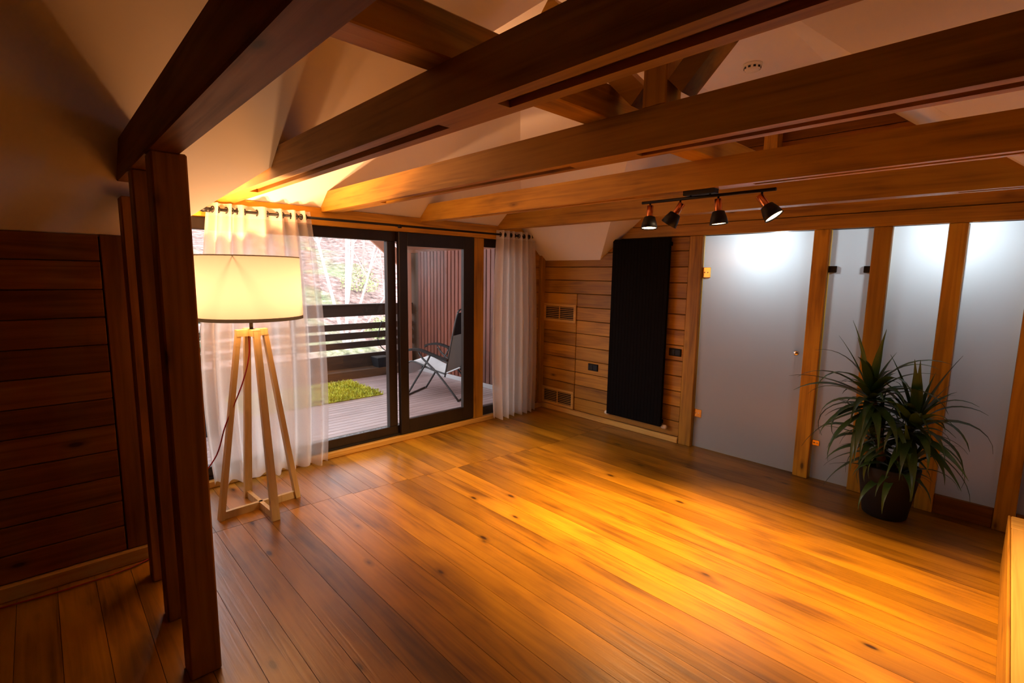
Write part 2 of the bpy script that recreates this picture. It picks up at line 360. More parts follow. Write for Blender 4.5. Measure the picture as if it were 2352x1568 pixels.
for i, (a, b) in enumerate(((.503, .821), (.076, .398), (-.33, -.031))):
    wn = tag(empty('window_%d' % (i+3), (X0, b, 0)), kind='structure'); O = (X0, b, 0)
    frost_pane('pane', a+.001, b-.001, .14, 2.098, wn, O)
    cbox('sill_board', X0-.012, X0+.07, a+.001, b-.001, 0, .138, MDK[1], wn, .004, O)

# room behind the glass
m = MBld()
m.box(7.0, 7.1, -1.3, 2.6, 0, 2.6); m.box(X0+.1, 7.0, 2.5, 2.6, 0, 2.6); m.box(X0+.1, 7.0, -1.4, -1.3, 0, 2.6); m.box(X0+.1, 7.1, -1.4, 2.6, 2.5, 2.6)
tag(m.build('wall_side_room', plain('grey_paint', (.05, .052, .056), .8)), kind='structure')
m = MBld(); m.box(X0+.15, 7.1, -1.4, 2.6, -.1, 0); tag(m.build('floor_side_room', plain('grey_tile', (.06, .07, .085), .5)), kind='structure')
def add_cool_lamp(y, z, lab):  # unseen lamps added to light the frosted panes from behind
    t = tag(empty('added_cool_lamp', (5.10, y, z)), lab, 'lamp', 'unseen cool lamps added behind the frosted glass')
    one('globe', M_cool, t, 'lathe', [(.001, -.06), (.03, -.052), (.052, -.03), (.06, 0), (.052, .03), (.03, .052), (.001, .06)], 20)
    one('cord', M_black, t, 'tube', [(0, 0, .06), (0, 0, 2.5-z)], .004, 6)
add_cool_lamp(1.74, 2.0, 'unseen cool white globe added behind the wide frosted door')
add_cool_lamp(.46, 2.04, 'unseen cool white globe added behind the frosted panes beside the plant')

# ------------------------------------------------------------------ timber frame
def grooved(name, x0, x1, y0, y1, z0, z1, segs, lab):
    m = MBld(); g = .022; w = x1-x0; a, b = x0+w*.34, x1-w*.30
    m.box(x0, x1, y0, y1, z0+g, z1); m.box(x0, a, y0, y1, z0, z0+g); m.box(b, x1, y0, y1, z0, z0+g)
    ys = sorted(segs)
    for s0, s1 in ys: m.box(a, b, s0, s1, z0, z0+g)
    o = m.build(name, MB[1]); tag(o, lab, 'beam', 'tie beams spanning the room')
    return o
grooved('ceiling_beam', 1.005, 1.15, -1.28, 4.36, 2.21, 2.37, [(1.19, 1.50), (3.6, 4.36)], 'nearest long ceiling beam, end lit by the floor lamp')
grooved('ceiling_beam', 1.835, 1.965, -1.28, 4.36, 2.21, 2.37, [(1.24, 1.60), (3.4, 4.36)], 'ceiling beam carrying the short king post, second from the left')
grooved('ceiling_beam', 2.84, 2.95, -1.28, 4.36, 2.21, 2.37, [(1.15, 1.9), (3.6, 4.36)], 'ceiling beam that carries the black spotlight track')
grooved('ceiling_beam', 3.88, 3.99, -.2, 4.36, 2.21, 2.37, [(.4, 4.36)], 'ceiling beam closest to the glass wall, behind the spotlights')
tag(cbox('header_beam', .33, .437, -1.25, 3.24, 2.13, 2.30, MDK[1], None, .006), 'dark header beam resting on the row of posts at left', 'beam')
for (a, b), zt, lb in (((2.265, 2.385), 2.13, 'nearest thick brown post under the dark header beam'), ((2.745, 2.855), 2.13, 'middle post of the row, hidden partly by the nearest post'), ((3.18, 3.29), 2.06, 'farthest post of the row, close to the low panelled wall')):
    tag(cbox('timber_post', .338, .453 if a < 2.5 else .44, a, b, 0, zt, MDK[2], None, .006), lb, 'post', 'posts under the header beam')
tag(cbox('purlin', -2.95, X0-.02, 1.36, 1.49, 2.37, 2.51, MB[0], None, .005), 'cross timber lying on top of the long ceiling beams', 'beam')
for x0, x1, y0, y1, lb in ((1.84, 1.96, 1.09, 1.195, 'short upright king post standing on the second ceiling beam'), (X0-.13, X0-.02, 1.65, 1.76, 'dark upright post against the timber gable above the glass wall')):
    tag(cbox('king_post', x0, x1, y0, y1, 2.37, ZF-.002, MB[2], None, .005), lb, 'post', 'king posts of the roof trusses')
for sy, lb in ((1, 'diagonal strut leaning left from the king post'), (-1, 'diagonal strut leaning right from the king post, below the smoke detector')):
    m = MBld(); by = 1.195 if sy > 0 else 1.09
    m.bar((1.90, by+sy*.03, 2.43), (1.90, by+sy*.56, 2.96), .085, .10, up=(1, 0, 0)); tag(m.build('strut', MB[1]), lb, 'strut', 'struts of the king post')

# ------------------------------------------------------------------ curtains and rod
RY, RZ = YW-.125, 2.147
rod = tag(empty('curtain_rod', (.93, RY, RZ)), 'thin black curtain rod running above the balcony window', 'curtain rod')
one('pole', M_black, rod, 'tube', [(0, 0, 0), (3.52, 0, 0)], .011, 12)
for xx in (0, 3.52): one('finial', M_black, rod, 'lathe', [(.001, -.03), (.02, -.022), (.026, 0), (.02, .022), (.001, .03)], 14, loc=(xx, 0, 0)).rotation_euler = (0, math.pi/2, 0)
for xx in (.03, 1.63, 3.3):
    m = MBld(); m.bar((xx, 0, 0), (xx, .064, 0), .014, .014); m.lathe([(.001, -.018), (.018, -.016), (.02, 0), (.018, .016), (.001, .018)], 12, (xx, 0, -.006)); m.build('bracket', M_black, rod)
def curtain(x0, x1, bot, lab, nf, flare, top=2.195, seed=1, thin=0):
    r = random.Random(seed)
    t = tag(empty('curtain', ((x0+x1)/2, RY, 0)), lab, 'curtain', 'sheer curtains'); cx = (x0+x1)/2
    # fold centres with uneven spacing
    wts = [r.uniform(.55, 1.6) for _ in range(nf)]; S = sum(wts); acc = [0]
    for q in wts: acc.append(acc[-1]+q/S)
    nc = nf*12
    def pos(s, v):           # s along the width, v from top (0) to bottom (1)
        i = min(nf-1, next((k for k in range(nf) if s <= acc[k+1]+1e-9), nf-1)); lt = (s-acc[i])/(acc[i+1]-acc[i])
        ph = math.pi*(i+lt); amp = .034*(1-v)+.05*v
        sw = math.sin(ph); yy = amp*sw*(1+.25*math.sin(i*2.1))+.012*v*math.sin(7*s+3*v)
        xx = x0+(x1-x0)*s
        xx += flare[0]*(1-s)*math.sin(math.pi*min(1, v*.8))+flare[1]*s*math.sin(math.pi*min(1, .02+v*.75))+.012*v*math.sin(9*s+seed)
        yy -= .02*v
        return xx-cx, yy
    rowsN = 26
    def sheet(v0, v1, nr, name, mat, ztop, zbotf):
        m = MBld()
        for j in range(nr+1):
            v = v0+(v1-v0)*j/nr
            for i in range(nc+1):
                s = i/nc; px, py = pos(s, v); zb = zbotf(s); m.v.append((px, py, top+(zb-top)*v))
        for j in range(nr):
            for i in range(nc):
                a = j*(nc+1)+i; m.f.append((a, a+nc+1, a+nc+2, a+1)); m.sm.append(True)
        o = m.build(name, mat, t)
        if name == 'sheer_panel' and thin:
            o.data.materials.append(M_flap)
            for j in range(nr):
                for i in range(nc): o.data.polygons[j*nc+i].material_index = 1 if i/nc > thin else 0
        return o
    zb = lambda s: bot[0]+(bot[1]-bot[0])*s+.012*math.sin(s*nf*math.pi)
    hv = .095/top
    sheet(0, hv, 3, 'header_band', M_hem, top, zb)
    sheet(hv, 1, rowsN, 'sheer_panel', M_sheer, top, zb)
    m = None
    for k in range(1, nf, 1):
        s = acc[k]; px, py = pos(s, .02); p2, q2 = pos(min(1, s+.004), .02)
        rg = MBld(); R0, r0 = .021, .005
        for a in range(16):
            A0, A1 = 2*math.pi*a/16, 2*math.pi*(a+1)/16
            for b in range(6):
                B0, B1 = 2*math.pi*b/6, 2*math.pi*(b+1)/6
                P = lambda A, B: ((r0*math.sin(B)), (R0+r0*math.cos(B))*math.cos(A), (R0+r0*math.cos(B))*math.sin(A))
                rg.quad(P(A0, B0), P(A1, B0), P(A1, B1), P(A0, B1), sm=True)
        o = rg.build('eyelet_ring', M_black, t, (px, 0, RZ)); o.rotation_euler = (0, 0, math.radians(r.uniform(-20, 20)))
    return t
curtain(.955, 1.705, (.05, .02), 'left sheer white curtain glowing behind the floor lamp', 15, (-.10, .10), seed=4, thin=.87)
curtain(3.80, 4.40, (.03, .02), 'right sheer white curtain hanging in the room corner', 13, (-.05, .07), seed=9)

# ------------------------------------------------------------------ floor lamp
LX, LY = 1.06, 3.735
lamp = tag(empty('floor_lamp', (LX, LY, 0), 0), 'floor lamp with wide cream drum shade on four pale wooden legs', 'lamp')
ang = math.radians(3)
feet = [(ang+math.pi/2*k) for k in range(4)]
for a in feet:
    m = MBld(); fr, tr = .262, .085
    m.bar((fr*math.cos(a), fr*math.sin(a), 0), (tr*math.cos(a), tr*math.sin(a), 1.29), .052, .034, up=(math.cos(a), math.sin(a), 0), w2=.04, h2=.03); m.build('leg', M_lampwood, lamp)
for a in feet[:2]:
    m = MBld(); m.bar((-.25*math.cos(a), -.25*math.sin(a), .026), (.25*math.cos(a), .25*math.sin(a), .026), .026, .052); m.build('cross_bar', M_lampwood, lamp)
m = MBld()
for a in feet[:2]: m.bar((-.10*math.cos(a), -.10*math.sin(a), 1.28), (.10*math.cos(a), .10*math.sin(a), 1.28), .05, .045)
m.build('top_block', M_lampwood, lamp)
one('stem', M_black, lamp, 'tube', [(0, 0, 1.30), (0, 0, 1.44)], .012, 10)
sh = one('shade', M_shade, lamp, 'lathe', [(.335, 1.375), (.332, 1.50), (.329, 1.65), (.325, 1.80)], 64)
m = MBld(); m.tube([(.318*math.cos(a*math.pi/24), .318*math.sin(a*math.pi/24), 1.79) for a in range(49)], .003, 6)
for k in range(3): m.tube([(.02*math.cos(k*2.09), .02*math.sin(k*2.09), 1.43), (.32*math.cos(k*2.09), .32*math.sin(k*2.09), 1.785)], .003, 6)
m.build('shade_carrier', M_black, sh)
one('added_diffuser', cloth('added_diffuser_cloth', (.26, .245, .22), 0, .7), sh, 'lathe', [(.001, 1.40), (.12, 1.40), (.24, 1.40), (.330, 1.40)], 48)  # unseen disc added to dim and soften the lamp's downward light
for dx, dy in ((-.07, .03), (.07, -.03)):
    b = one('bulb', M_bulb, lamp, 'lathe', [(.001, 1.44), (.015, 1.44), (.03, 1.48), (.03, 1.50), (.018, 1.525), (.001, 1.53)], 14, loc=(dx, dy, 0))
    ld = bpy.data.lights.new('lamp_light', 'POINT'); ld.energy = LAMP_W/2; ld.color = WARM; ld.shadow_soft_size = .03
    lo = bpy.data.objects.new('lamp_light', ld); C.objects.link(lo); lo.parent = lamp; lo.location = (dx, dy, 1.555)
cp = [(LX-.02, LY, 1.30), (LX-.03, LY-.02, 1.12), (.97, LY-.03, .92), (.86, LY-.02, .66), (.80, LY, .46), (.68, LY+.02, .28), (.60, LY-.02, .12), (.52, LY-.12, .012), (.30, 3.43, .010), (0.0, 3.40, .010), (-.25, 3.42, .010), (-.6, 3.45, .010)]
def smooth_path(p, n=6):
    p = [Vector(q) for q in p]; out = []
    for i in range(len(p)-1):
        a, b, c, d = p[max(i-1, 0)], p[i], p[i+1], p[min(i+2, len(p)-1)]
        for k in range(n):
            t = k/n; out.append(.5*((2*b)+(c-a)*t+(2*a-5*b+4*c-d)*t*t+(3*b-a-3*c+d)*t**3))
    out.append(p[-1]); return out
one('power_cord', M_red, None, 'tube', smooth_path(cp), .0045, 6)
tag(bpy.data.objects['power_cord'], 'thin red flex dropping from the floor lamp to the skirting', 'cord')

# ------------------------------------------------------------------ spotlight track
tr = tag(empty('spotlight_track', (2.89, 1.44, 2.21)), 'black ceiling track with four copper and black spot heads', 'spotlight')
one('canopy', M_black, tr, 'box', -.03, .03, -.085, .105, -.026, 0)
one('rail', M_black, tr, 'tube', [(0, -.41, -.040), (0, .40, -.040)], .009, 10)
for yy in (-.05, .07): one('stand_off', M_black, tr, 'tube', [(0, yy, -.04), (0, yy, -.02)], .006, 8)
heads = [(1.782, Vector((-.10, -.06, -1)), True), (1.575, Vector((-.10, .48, -.78)), True), (1.34, Vector((.02, -.10, -1)), True), (1.10, Vector((.05, -.55, -.78)), True)]
for yy, d, on in heads:
    d.normalize(); yl = yy-1.44
    h = empty('spot_head', (0, yl, -.049)); h.parent = tr
    one('arm', M_black, h, 'tube', [(0, 0, 0), (0, 0, -.035)], .006, 8)
    q = d.to_track_quat('-Z', 'Y'); piv = Vector((0, 0, -.035))
    base = piv
    hd = empty('x', base); bpy.data.objects.remove(hd, do_unlink=True)
    for nm, mt, prof in (('copper_tube', M_copper, [(.001, .022), (.020, .022), (.020, -.046)]), ('cup', M_black, [(.019, -.044), (.033, -.049), (.045, -.086), (.051, -.122), (.049, -.122), (.042, -.086), (.024, -.056)])):
        o = one(nm, mt, h, 'lathe', prof, 24); o.location = base; o.rotation_mode = 'QUATERNION'; o.rotation_quaternion = q
    o = one('lamp_face', M_bulb if on else M_det, h, 'lathe', [(.001, -.108), (.043, -.110), (.046, -.115)], 24); o.location = base; o.rotation_mode = 'QUATERNION'; o.rotation_quaternion = q
    if on:
        ld = bpy.data.lights.new('spot_light', 'SPOT'); ld.energy = SPOT_W; ld.color = SPOTC; ld.spot_size = math.radians(68); ld.spot_blend = 1.0; ld.shadow_soft_size = .03
        lo = bpy.data.objects.new('spot_light', ld); C.objects.link(lo); lo.parent = h
        lo.location = base+d*.130; lo.rotation_mode = 'QUATERNION'; lo.rotation_quaternion = q

# smoke detector
t = tag(empty('smoke_detector', (3.66, 1.52, ZF)), 'round white smoke detector on the flat white ceiling', 'smoke detector')
one('base', M_det, t, 'lathe', [(.001, 0), (.062, 0), (.062, -.012), (.056, -.018)], 32)
one('cap', M_det, t, 'lathe', [(.054, -.016), (.050, -.034), (.036, -.046), (.001, -.048)], 32)
for k in range(10):
    a = 2*math.pi*k/10; m = MBld(); m.box(-.008, .008, -.003, .003, -.006, .006); o = m.build('slot', M_black, t, (.0515*math.cos(a), .0515*math.sin(a), -.027)); o.rotation_euler = (0, 0, a+math.pi/2)

# ------------------------------------------------------------------ radiator, sockets, vents
rad = tag(empty('radiator', (4.62, 2.934, 0)), 'tall flat black radiator hung on the timber wall', 'radiator')
n = 17; w0, w1 = -.338, .338; dw = (w1-w0)/n
for i in range(n): cbox('tube', -.02, .02, w0+i*dw+.0004, w0+(i+1)*dw-.0004, .155, 2.090, M_rad, rad, .0012)
for zz in (.20, 2.03): cbox('manifold', .02, .05, w0, w1, zz-.02, zz+.02, M_rad, rad, .004)
for zz in (.4, 1.8):
    for yy in (-.25, .25): cbox('bracket', .05, .071, yy-.02, yy+.02, zz-.02, zz+.02, M_rad, rad, .002)
for yy, s in ((.36, 1), (-.36, -1)):
    v = empty('valve', (0.03, yy, .15)); v.parent = rad
    one('pipe', M_chrome, v, 'tube', [(0, -s*.06, .0), (0, 0, 0), (.03, 0, 0)] if s > 0 else [(0, -s*.05, .01), (0, 0, -.005), (.03, 0, -.005)], .009, 10)
    one('knob', M_knob, v, 'lathe', [(.001, -.03), (.018, -.028), (.022, -.01), (.022, .02), (.014, .03), (.001, .032)], 18).rotation_euler = (0, math.pi/2 if s < 0 else 0, math.pi/2) if s < 0 else (math.pi/2, 0, 0)
one('pipe', M_chrome, rad, 'tube', [(.03, -.36, .148), (.03, .36, .148)], .006, 8)
def wallplate(name, y0, y1, z0, z1, lab, cat, n):
    t = tag(empty(name, (X0-.014, (y0+y1)/2, (z0+z1)/2)), lab, cat); hy, hz_ = (y1-y0)/2, (z1-z0)/2
    cbox('plate', -.010, 0, -hy, hy, -hz_, hz_, M_plas, t, .003)
    for i in range(n):
        a = -hy+.008+i*(2*hy-.016)/n; b = a+(2*hy-.016)/n-.003
        cbox('rocker' if cat == 'switch' else 'insert', -.015, -.009, a, b, -hz_+.010, hz_-.010, M_black, t, .002)
wallplate('wall_socket', 3.475, 3.618, .592, .674, 'black double wall socket low on the boards left of the radiator', 'socket', 2)
wallplate('light_switch', 2.45, 2.585, .90, .978, 'black switch plate on the boards right of the radiator', 'switch', 2)
for z0, z1, lb in ((1.13, 1.35, 'upper pale wooden air vent grille beside the right curtain'), (.066, .285, 'lower pale wooden air vent grille just above the skirting')):
    t = tag(empty('air_vent', (X0-.014, 4.09, z0)), lb, 'vent', 'air vents in the corner'); hy = .262; h = z1-z0
    for a in ((-hy, hy, 0, .032), (-hy, hy, h-.032, h), (-hy, -hy+.035, .032, h-.032), (hy-.035, hy, .032, h-.032)):
        cbox('frame_bar', -.014, 0, a[0], a[1], a[2], a[3], ML[1], t, .003)
    cbox('backing', -.001, .0, -hy+.03, hy-.03, .03, h-.03, M_black, t, 0)
    nl = 7
    for i in range(nl):
        zz = .032+(h-.064)*(i+.5)/nl; m = MBld(); m.bar((-.006, -hy+.035, zz), (-.006, hy-.035, zz), .009, .006, up=(.3, 0, 1)); m.build('louvre', ML[1], t)
    m = MBld(); m.box(-.012, -.001, -.004, .004, .03, h-.03); m.build('divider', ML[1], t)

# ------------------------------------------------------------------ potted yucca
PX, PY = 4.39, .635
t = tag(empty('plant_pot', (PX, PY, 0)), 'round charcoal plant pot on the floor by the glass wall', 'pot')
one('pot_body', M_pot, t, 'lathe', [(.001, 0), (.125, 0), (.135, .01), (.178, .30), (.186, .375), (.178, .383), (.170, .375), (.160, .30)], 48)
one('soil', M_soil, t, 'lathe', [(.001, .325), (.08, .33), (.162, .315)], 32)
def leaf_mat():
    m, nt, b = new_mat('yucca_leaf_green'); L = nt.links.new; N = nt.nodes.new
    oi = N('ShaderNodeObjectInfo'); cr = ramp(nt, [(0, (.030, .075, .020)), (.6, (.05, .125, .028)), (1, (.09, .19, .04))]); L(oi.outputs['Random'], cr.inputs[0])
    tc = N('ShaderNodeTexCoord'); mp = N('ShaderNodeMapping'); mp.inputs['Scale'].default_value = (8, 160, 160); L(tc.outputs['Object'], mp.inputs[0])
    n = N('ShaderNodeTexNoise'); n.inputs['Scale'].default_value = 1; L(mp.outputs[0], n.inputs[0])
    x = N('ShaderNodeMix'); x.data_type = 'RGBA'; x.blend_type = 'MULTIPLY'; x.inputs[0].default_value = .5; L(cr.outputs[0], x.inputs[6]); L(n.outputs[0], x.inputs[7])
    L(x.outputs[2], b.inputs['Base Color']); b.inputs['Roughness'].default_value = .36
    return m
M_leaf = leaf_mat()
M_bark = wood('yucca_cane_bark', 2, (.05, .03, .015), (.12, .08, .04), (.18, .12, .06), .8, knots=False)
def leaf_mesh(Ln, wd, bend, twist):
    m = MBld(); ns = 9; pts = []
    x = z = 0.0; ang_ = 0.0
    for i in range(ns+1):
        tt = i/ns; wv = wd*(.55+.45*math.sin(math.pi*min(1, tt*1.15+.12)))*(1-tt**3) if tt < 1 else .001
        ang_ = -bend*tt**1.5
        tw = twist*tt
        c = Vector((x, 0, z)); side = Vector((0, math.cos(tw), math.sin(tw))); nrm = Vector((-math.sin(ang_), 0, math.cos(ang_)))
        m.v += [tuple(c-side*wv+nrm*wv*.22), tuple(c-nrm*.0012), tuple(c+side*wv+nrm*wv*.22)]
        x += Ln/ns*math.cos(ang_); z += Ln/ns*math.sin(ang_)
    for i in range(ns):
        a = i*3; m.f += [(a, a+3, a+4, a+1), (a+1, a+4, a+5, a+2)]; m.sm += [True, True]
    me = bpy.data.meshes.new('leaf'); me.from_pydata(m.v, [], m.f); me.update(); me.polygons.foreach_set('use_smooth', m.sm); me.materials.append(M_leaf)
    return me
LM = [leaf_mesh(.47, .031, b, tw) for b, tw in ((.8, .3), (1.2, -.3), (1.6, .4), (2.0, -.4), (2.4, .2), (.25, .1))]
yuc = tag(empty('yucca_plant', (PX, PY, .32)), 'bushy green yucca with arching strap leaves in the charcoal pot', 'plant')
rl = random.Random(21)
for cx, cy, hh, nl, sc in ((-.02, -.05, .43, 66, 1.0), (-.04, .06, .60, 70, 1.05), (.03, .05, .26, 44, .9), (-.02, -.05, .12, 36, .8)):
    lean = Vector((cx*1.2, cy*1.4, 0))
    one('cane', M_bark, yuc, 'tube', [(cx*.6, cy*.6, -.02), (cx*.8+lean.x*.3, cy*.8+lean.y*.3, hh*.5), (cx+lean.x, cy+lean.y, hh)], [.028, .025, .022], 10)
    for i in range(nl):
        tt = i/nl; az = i*2.39996+rl.uniform(-.3, .3); el = math.radians((-32 if hh > .2 else 5)+(108 if hh > .2 else 72)*tt**.95+rl.uniform(-9, 9))
        me = LM[5] if el > 1.15 else LM[rl.choice((0, 1, 2, 2, 3, 3, 4)) if el < .9 else rl.choice((0, 1, 2))]
        if el < -.1: me = LM[rl.choice((0, 1, 2))]
        o = bpy.data.objects.new('leaf', me); C.objects.link(o); o.parent = yuc
        hz_ = hh-.16+.18*tt; s = sc*rl.uniform(.8, 1.12)
        if math.cos(az) > .2: s *= .62
        o.location = (cx+lean.x*hz_/hh+.02*math.cos(az), cy+lean.y*hz_/hh+.02*math.sin(az), hz_); o.scale = (s, s, s); o.rotation_euler = (0, -el, az)

# ------------------------------------------------------------------ low bench at the right edge
bt = tag(empty('low_bench', (4.07, .004, 0), math.radians(1.85)), 'low pale wooden bench cut off by the right edge of the photo', 'bench')
cbox('end_board', -.20, 0, -.52, -.012, .30, .335, ML[1], bt, .006)
for i in range(3): cbox('seat_board', -2.4, -.203, -.012-.508*(i+1)/3+.002, -.012-.508*i/3-.001, .30, .335, ML[0], bt, .006)
cbox('side_board', -2.4, 0, -.012, .0, .0, .335, MW[0], bt, .004)
cbox('end_panel', -.025, 0, -.52, -.014, 0, .298, ML[1], bt, .004)
cbox('back_board', -2.4, 0, -.535, -.522, .0, .335, ML[0], bt, .004)

# ------------------------------------------------------------------ balcony
ZD = -.06
deck = MBld(); deck.box(-1.5, 5.3, YW+.08, 8.3, -.30, ZD-.03); deck = tag(deck.build('floor_balcony', M_core), kind='structure')
M_deck = wood('weathered_deck_boards', 0, (.19, .125, .115), (.27, .19, .18), (.34, .25, .24), .36, knots=False, vary=.15, spec=.9)
yy = YW+.09
while yy < 8.2:
    cbox('deck_board', -1.5, 5.0, yy+.003, min(yy+.10, 8.25)-.003, ZD-.03, ZD, M_deck, deck, .004); yy += .10
M_red_slat = wood('red_brown_cladding', 2, (.065, .016, .009), (.125, .031, .016), (.18, .047, .025), .5, knots=False, vary=.25)
wb = MBld(); wb.box(5.05, 5.15, YW+.08, 8.1, -.3, 2.9); wb = tag(wb.build('wall_balcony', M_core), kind='structure')
yy = YW+.09
while yy < 7.75:
    cbox('slat', 5.02, 5.05, yy+.012, yy+.088, .0, 2.9, M_red_slat, wb, .004); yy += .1
cbox('foot_strip', 4.985, 5.018, YW+.09, 7.78, ZD, .005, plain('grey_flashing', (.35, .33, .33), .4), wb, .003)
M_rail = wood('dark_railing_wood', 0, (.022, .012, .008), (.035, .019, .012), (.055, .03, .018), .5, knots=False, vary=.3)
rg = tag(empty('balcony_railing', (1.7, 8.05, ZD)), 'dark brown balcony railing of horizontal boards', 'railing')
for a, b in ((.96, 1.144), (.728, .834), (.566, .68), (.41, .518), (.0, .304)):
    cbox('rail_board', -3.1, 3.35, -.02, .02, a-ZD, b-ZD, M_rail, rg, .004)
for xx in (-2.9, -1.3, .1, 1.2, 3.1): cbox('rail_post', xx-.04, xx+.04, .022, .10, 0, 1.18, M_rail, rg, .004)
cbox('rail_cap', -3.1, 3.35, -.035, .11, 1.2, 1.225, M_rail, rg, .004)
tag(cbox('balcony_ledge', -1.4, 4.98, 7.74, 8.02, ZD, .075, wood('dark_ledge_wood', 0, (.04, .018, .008), (.075, .034, .014), (.11, .05, .02), .6, knots=False), None, .004), 'low brown timber ledge along the foot of the railing', 'ledge')
tag(cbox('balcony_post', 4.83, 4.94, 7.86, 7.97, .075, 2.06, plain('salmon_painted_timber', (.42, .17, .10), .5), None, .005), 'salmon timber post at the end of the slatted balcony wall', 'post')
# balcony roof
rf = empty('roof_balcony', (0, 0, 0)); tag(rf, kind='structure')
M_soff = wood('roof_soffit_boards', 1, (.12, .045, .025), (.20, .075, .04), (.27, .10, .055), .5, knots=False)
for i in range(22):
    xa, xb = 2.55+i*.125, 2.55+(i+1)*.125-.006
    zf = lambda q: 2.06+(5.05-q)*.78
    m = MBld(); a, b = zf(xa), zf(xb)
    m.v += [(xa, YW+.1, a), (xb, YW+.1, b), (xb, 8.2, b), (xa, 8.2, a), (xa, YW+.1, a+.04), (xb, YW+.1, b+.04), (xb, 8.2, b+.04), (xa, 8.2, a+.04)]
    for f in ((0, 1, 2, 3), (7, 6, 5, 4), (0, 4, 5, 1), (1, 5, 6, 2), (2, 6, 7, 3), (3, 7, 4, 0)): m.f.append(f); m.sm.append(False)
    m.build('soffit_board', M_soff, rf)
m = MBld(); m.bar((2.6, 8.16, zf(2.6)-.24), (5.25, 8.16, zf(5.25)-.24), .05, .22, up=(0, 0, 1)); m.build('barge_board', plain('salmon_barge_paint', (.45, .20, .12), .5), rf)
# green fluffy mat
def rug():
    r = random.Random(5); m = MBld(); x0, x1, y0, y1 = 1.75, 3.55, 6.46, 7.5
    for i in range(7000):
        px, py = r.uniform(x0, x1), r.uniform(y0, y1); a = r.uniform(0, 6.28); h = r.uniform(.035, .075); wv = .008; ln = r.uniform(.0, .05); b = r.uniform(0, 6.28)
        dx, dy = wv*math.cos(a), wv*math.sin(a); tx, ty = px+ln*math.cos(b), py+ln*math.sin(b)
        m.quad((px-dx, py-dy, 0), (px+dx, py+dy, 0), (tx+dx*.5, ty+dy*.5, h), (tx-dx*.5, ty-dy*.5, h*.96))
    mm, nt, bb = new_mat('green_mat_pile'); n = nt.nodes.new('ShaderNodeTexNoise'); tc = nt.nodes.new('ShaderNodeTexCoord'); n.inputs['Scale'].default_value = 9; n.inputs['Detail'].default_value = 6
    nt.links.new(tc.outputs['Object'], n.inputs[0]); cr = ramp(nt, [(.3, (.13, .15, .008)), (.5, (.34, .35, .015)), (.7, (.50, .48, .04))]); nt.links.new(n.outputs[0], cr.inputs[0]); nt.links.new(cr.outputs[0], bb.inputs['Base Color']); bb.inputs['Roughness'].default_value = .7
    t = tag(empty('shaggy_mat', (0, 0, ZD)), 'shaggy yellow-green mat lying on the balcony deck', 'mat')
    o = m.build('pile', mm, t); o['kind'] = 'stuff'
    cbox('backing', x0, x1, y0, y1, 0.001, .02, mm, t, .004)
rug()
# reclining chair
ch = tag(empty('reclining_chair', (4.20, 5.92, ZD), math.atan2(.48, .877)), 'folding reclining chair with white sling seat on the balcony', 'chair')
M_tube = plain('dark_grey_tube', (.03, .028, .027), .35, .3); M_sling = plain('white_sling_fabric', (.62, .62, .62), .8); M_pad = plain('grey_sling_fabric', (.32, .30, .27), .85)
for s in (-1, 1):
    xx = s*.30
    one('leg', M_tube, ch, 'tube', smooth_path([(xx, .40, .014), (xx, .24, .27), (xx, .08, .52), (xx, .02, .63)], 4), .0145, 8)
    one('leg', M_tube, ch, 'tube', smooth_path([(xx, -.41, .014), (xx, -.10, .37), (xx, .13, .57), (xx, .20, .66)], 4), .0145, 8)
    one('seat_rail', M_tube, ch, 'tube', smooth_path([(s*.27, -.21, .37), (s*.27, .03, .43), (s*.27, .30, .52), (s*.27, .40, .47), (s*.27, .46, .30)], 4), .012, 8)
    one('back_rail', M_tube, ch, 'tube', smooth_path([(s*.27, -.19, .33), (s*.27, -.28, .78), (s*.26, -.34, 1.08), (s*.25, -.38, 1.24)], 4), .012, 8)
    m = MBld(); pts = smooth_path([(xx*1.05, -.25, .575), (xx*1.05, -.06, .63), (xx*1.05, .18, .70), (xx*1.05, .36, .685), (xx*1.05, .42, .65)], 4)
    for p, q in zip(pts, pts[1:]): m.bar(p, q, .06, .03)
    m.build('armrest', M_plas, ch)
for yy in (.42, -.40): one('floor_bar', M_tube, ch, 'tube', [(-.30, yy, .014), (.30, yy, .014)], .013, 8)
one('top_bar', M_tube, ch, 'tube', smooth_path([(-.25, -.38, 1.24), (-.18, -.39, 1.275), (.18, -.39, 1.275), (.25, -.38, 1.24)], 4), .012, 8)
def strip(name, prof, hw, mat):
    m = MBld(); pr = smooth_path(prof, 4)
    for p, q in zip(pr, pr[1:]):
        m.quad((-hw, p.y, p.z), (hw, p.y, p.z), (hw, q.y, q.z), (-hw, q.y, q.z), sm=True); m.quad((-hw, q.y, q.z-.008), (hw, q.y, q.z-.008), (hw, p.y, p.z-.008), (-hw, p.y, p.z-.008), sm=True)
    m.build(name, mat, ch)
strip('seat_sling', [(0, -.20, .375), (0, .03, .415), (0, .30, .515), (0, .40, .47), (0, .46, .31)], .255, M_sling)
strip('back_sling', [(0, -.20, .40), (0, -.265, .68), (0, -.31, .92)], .255, M_pad)
strip('head_pad', [(0, -.305, .90), (0, -.34, 1.06), (0, -.38, 1.23)], .24, M_plas)
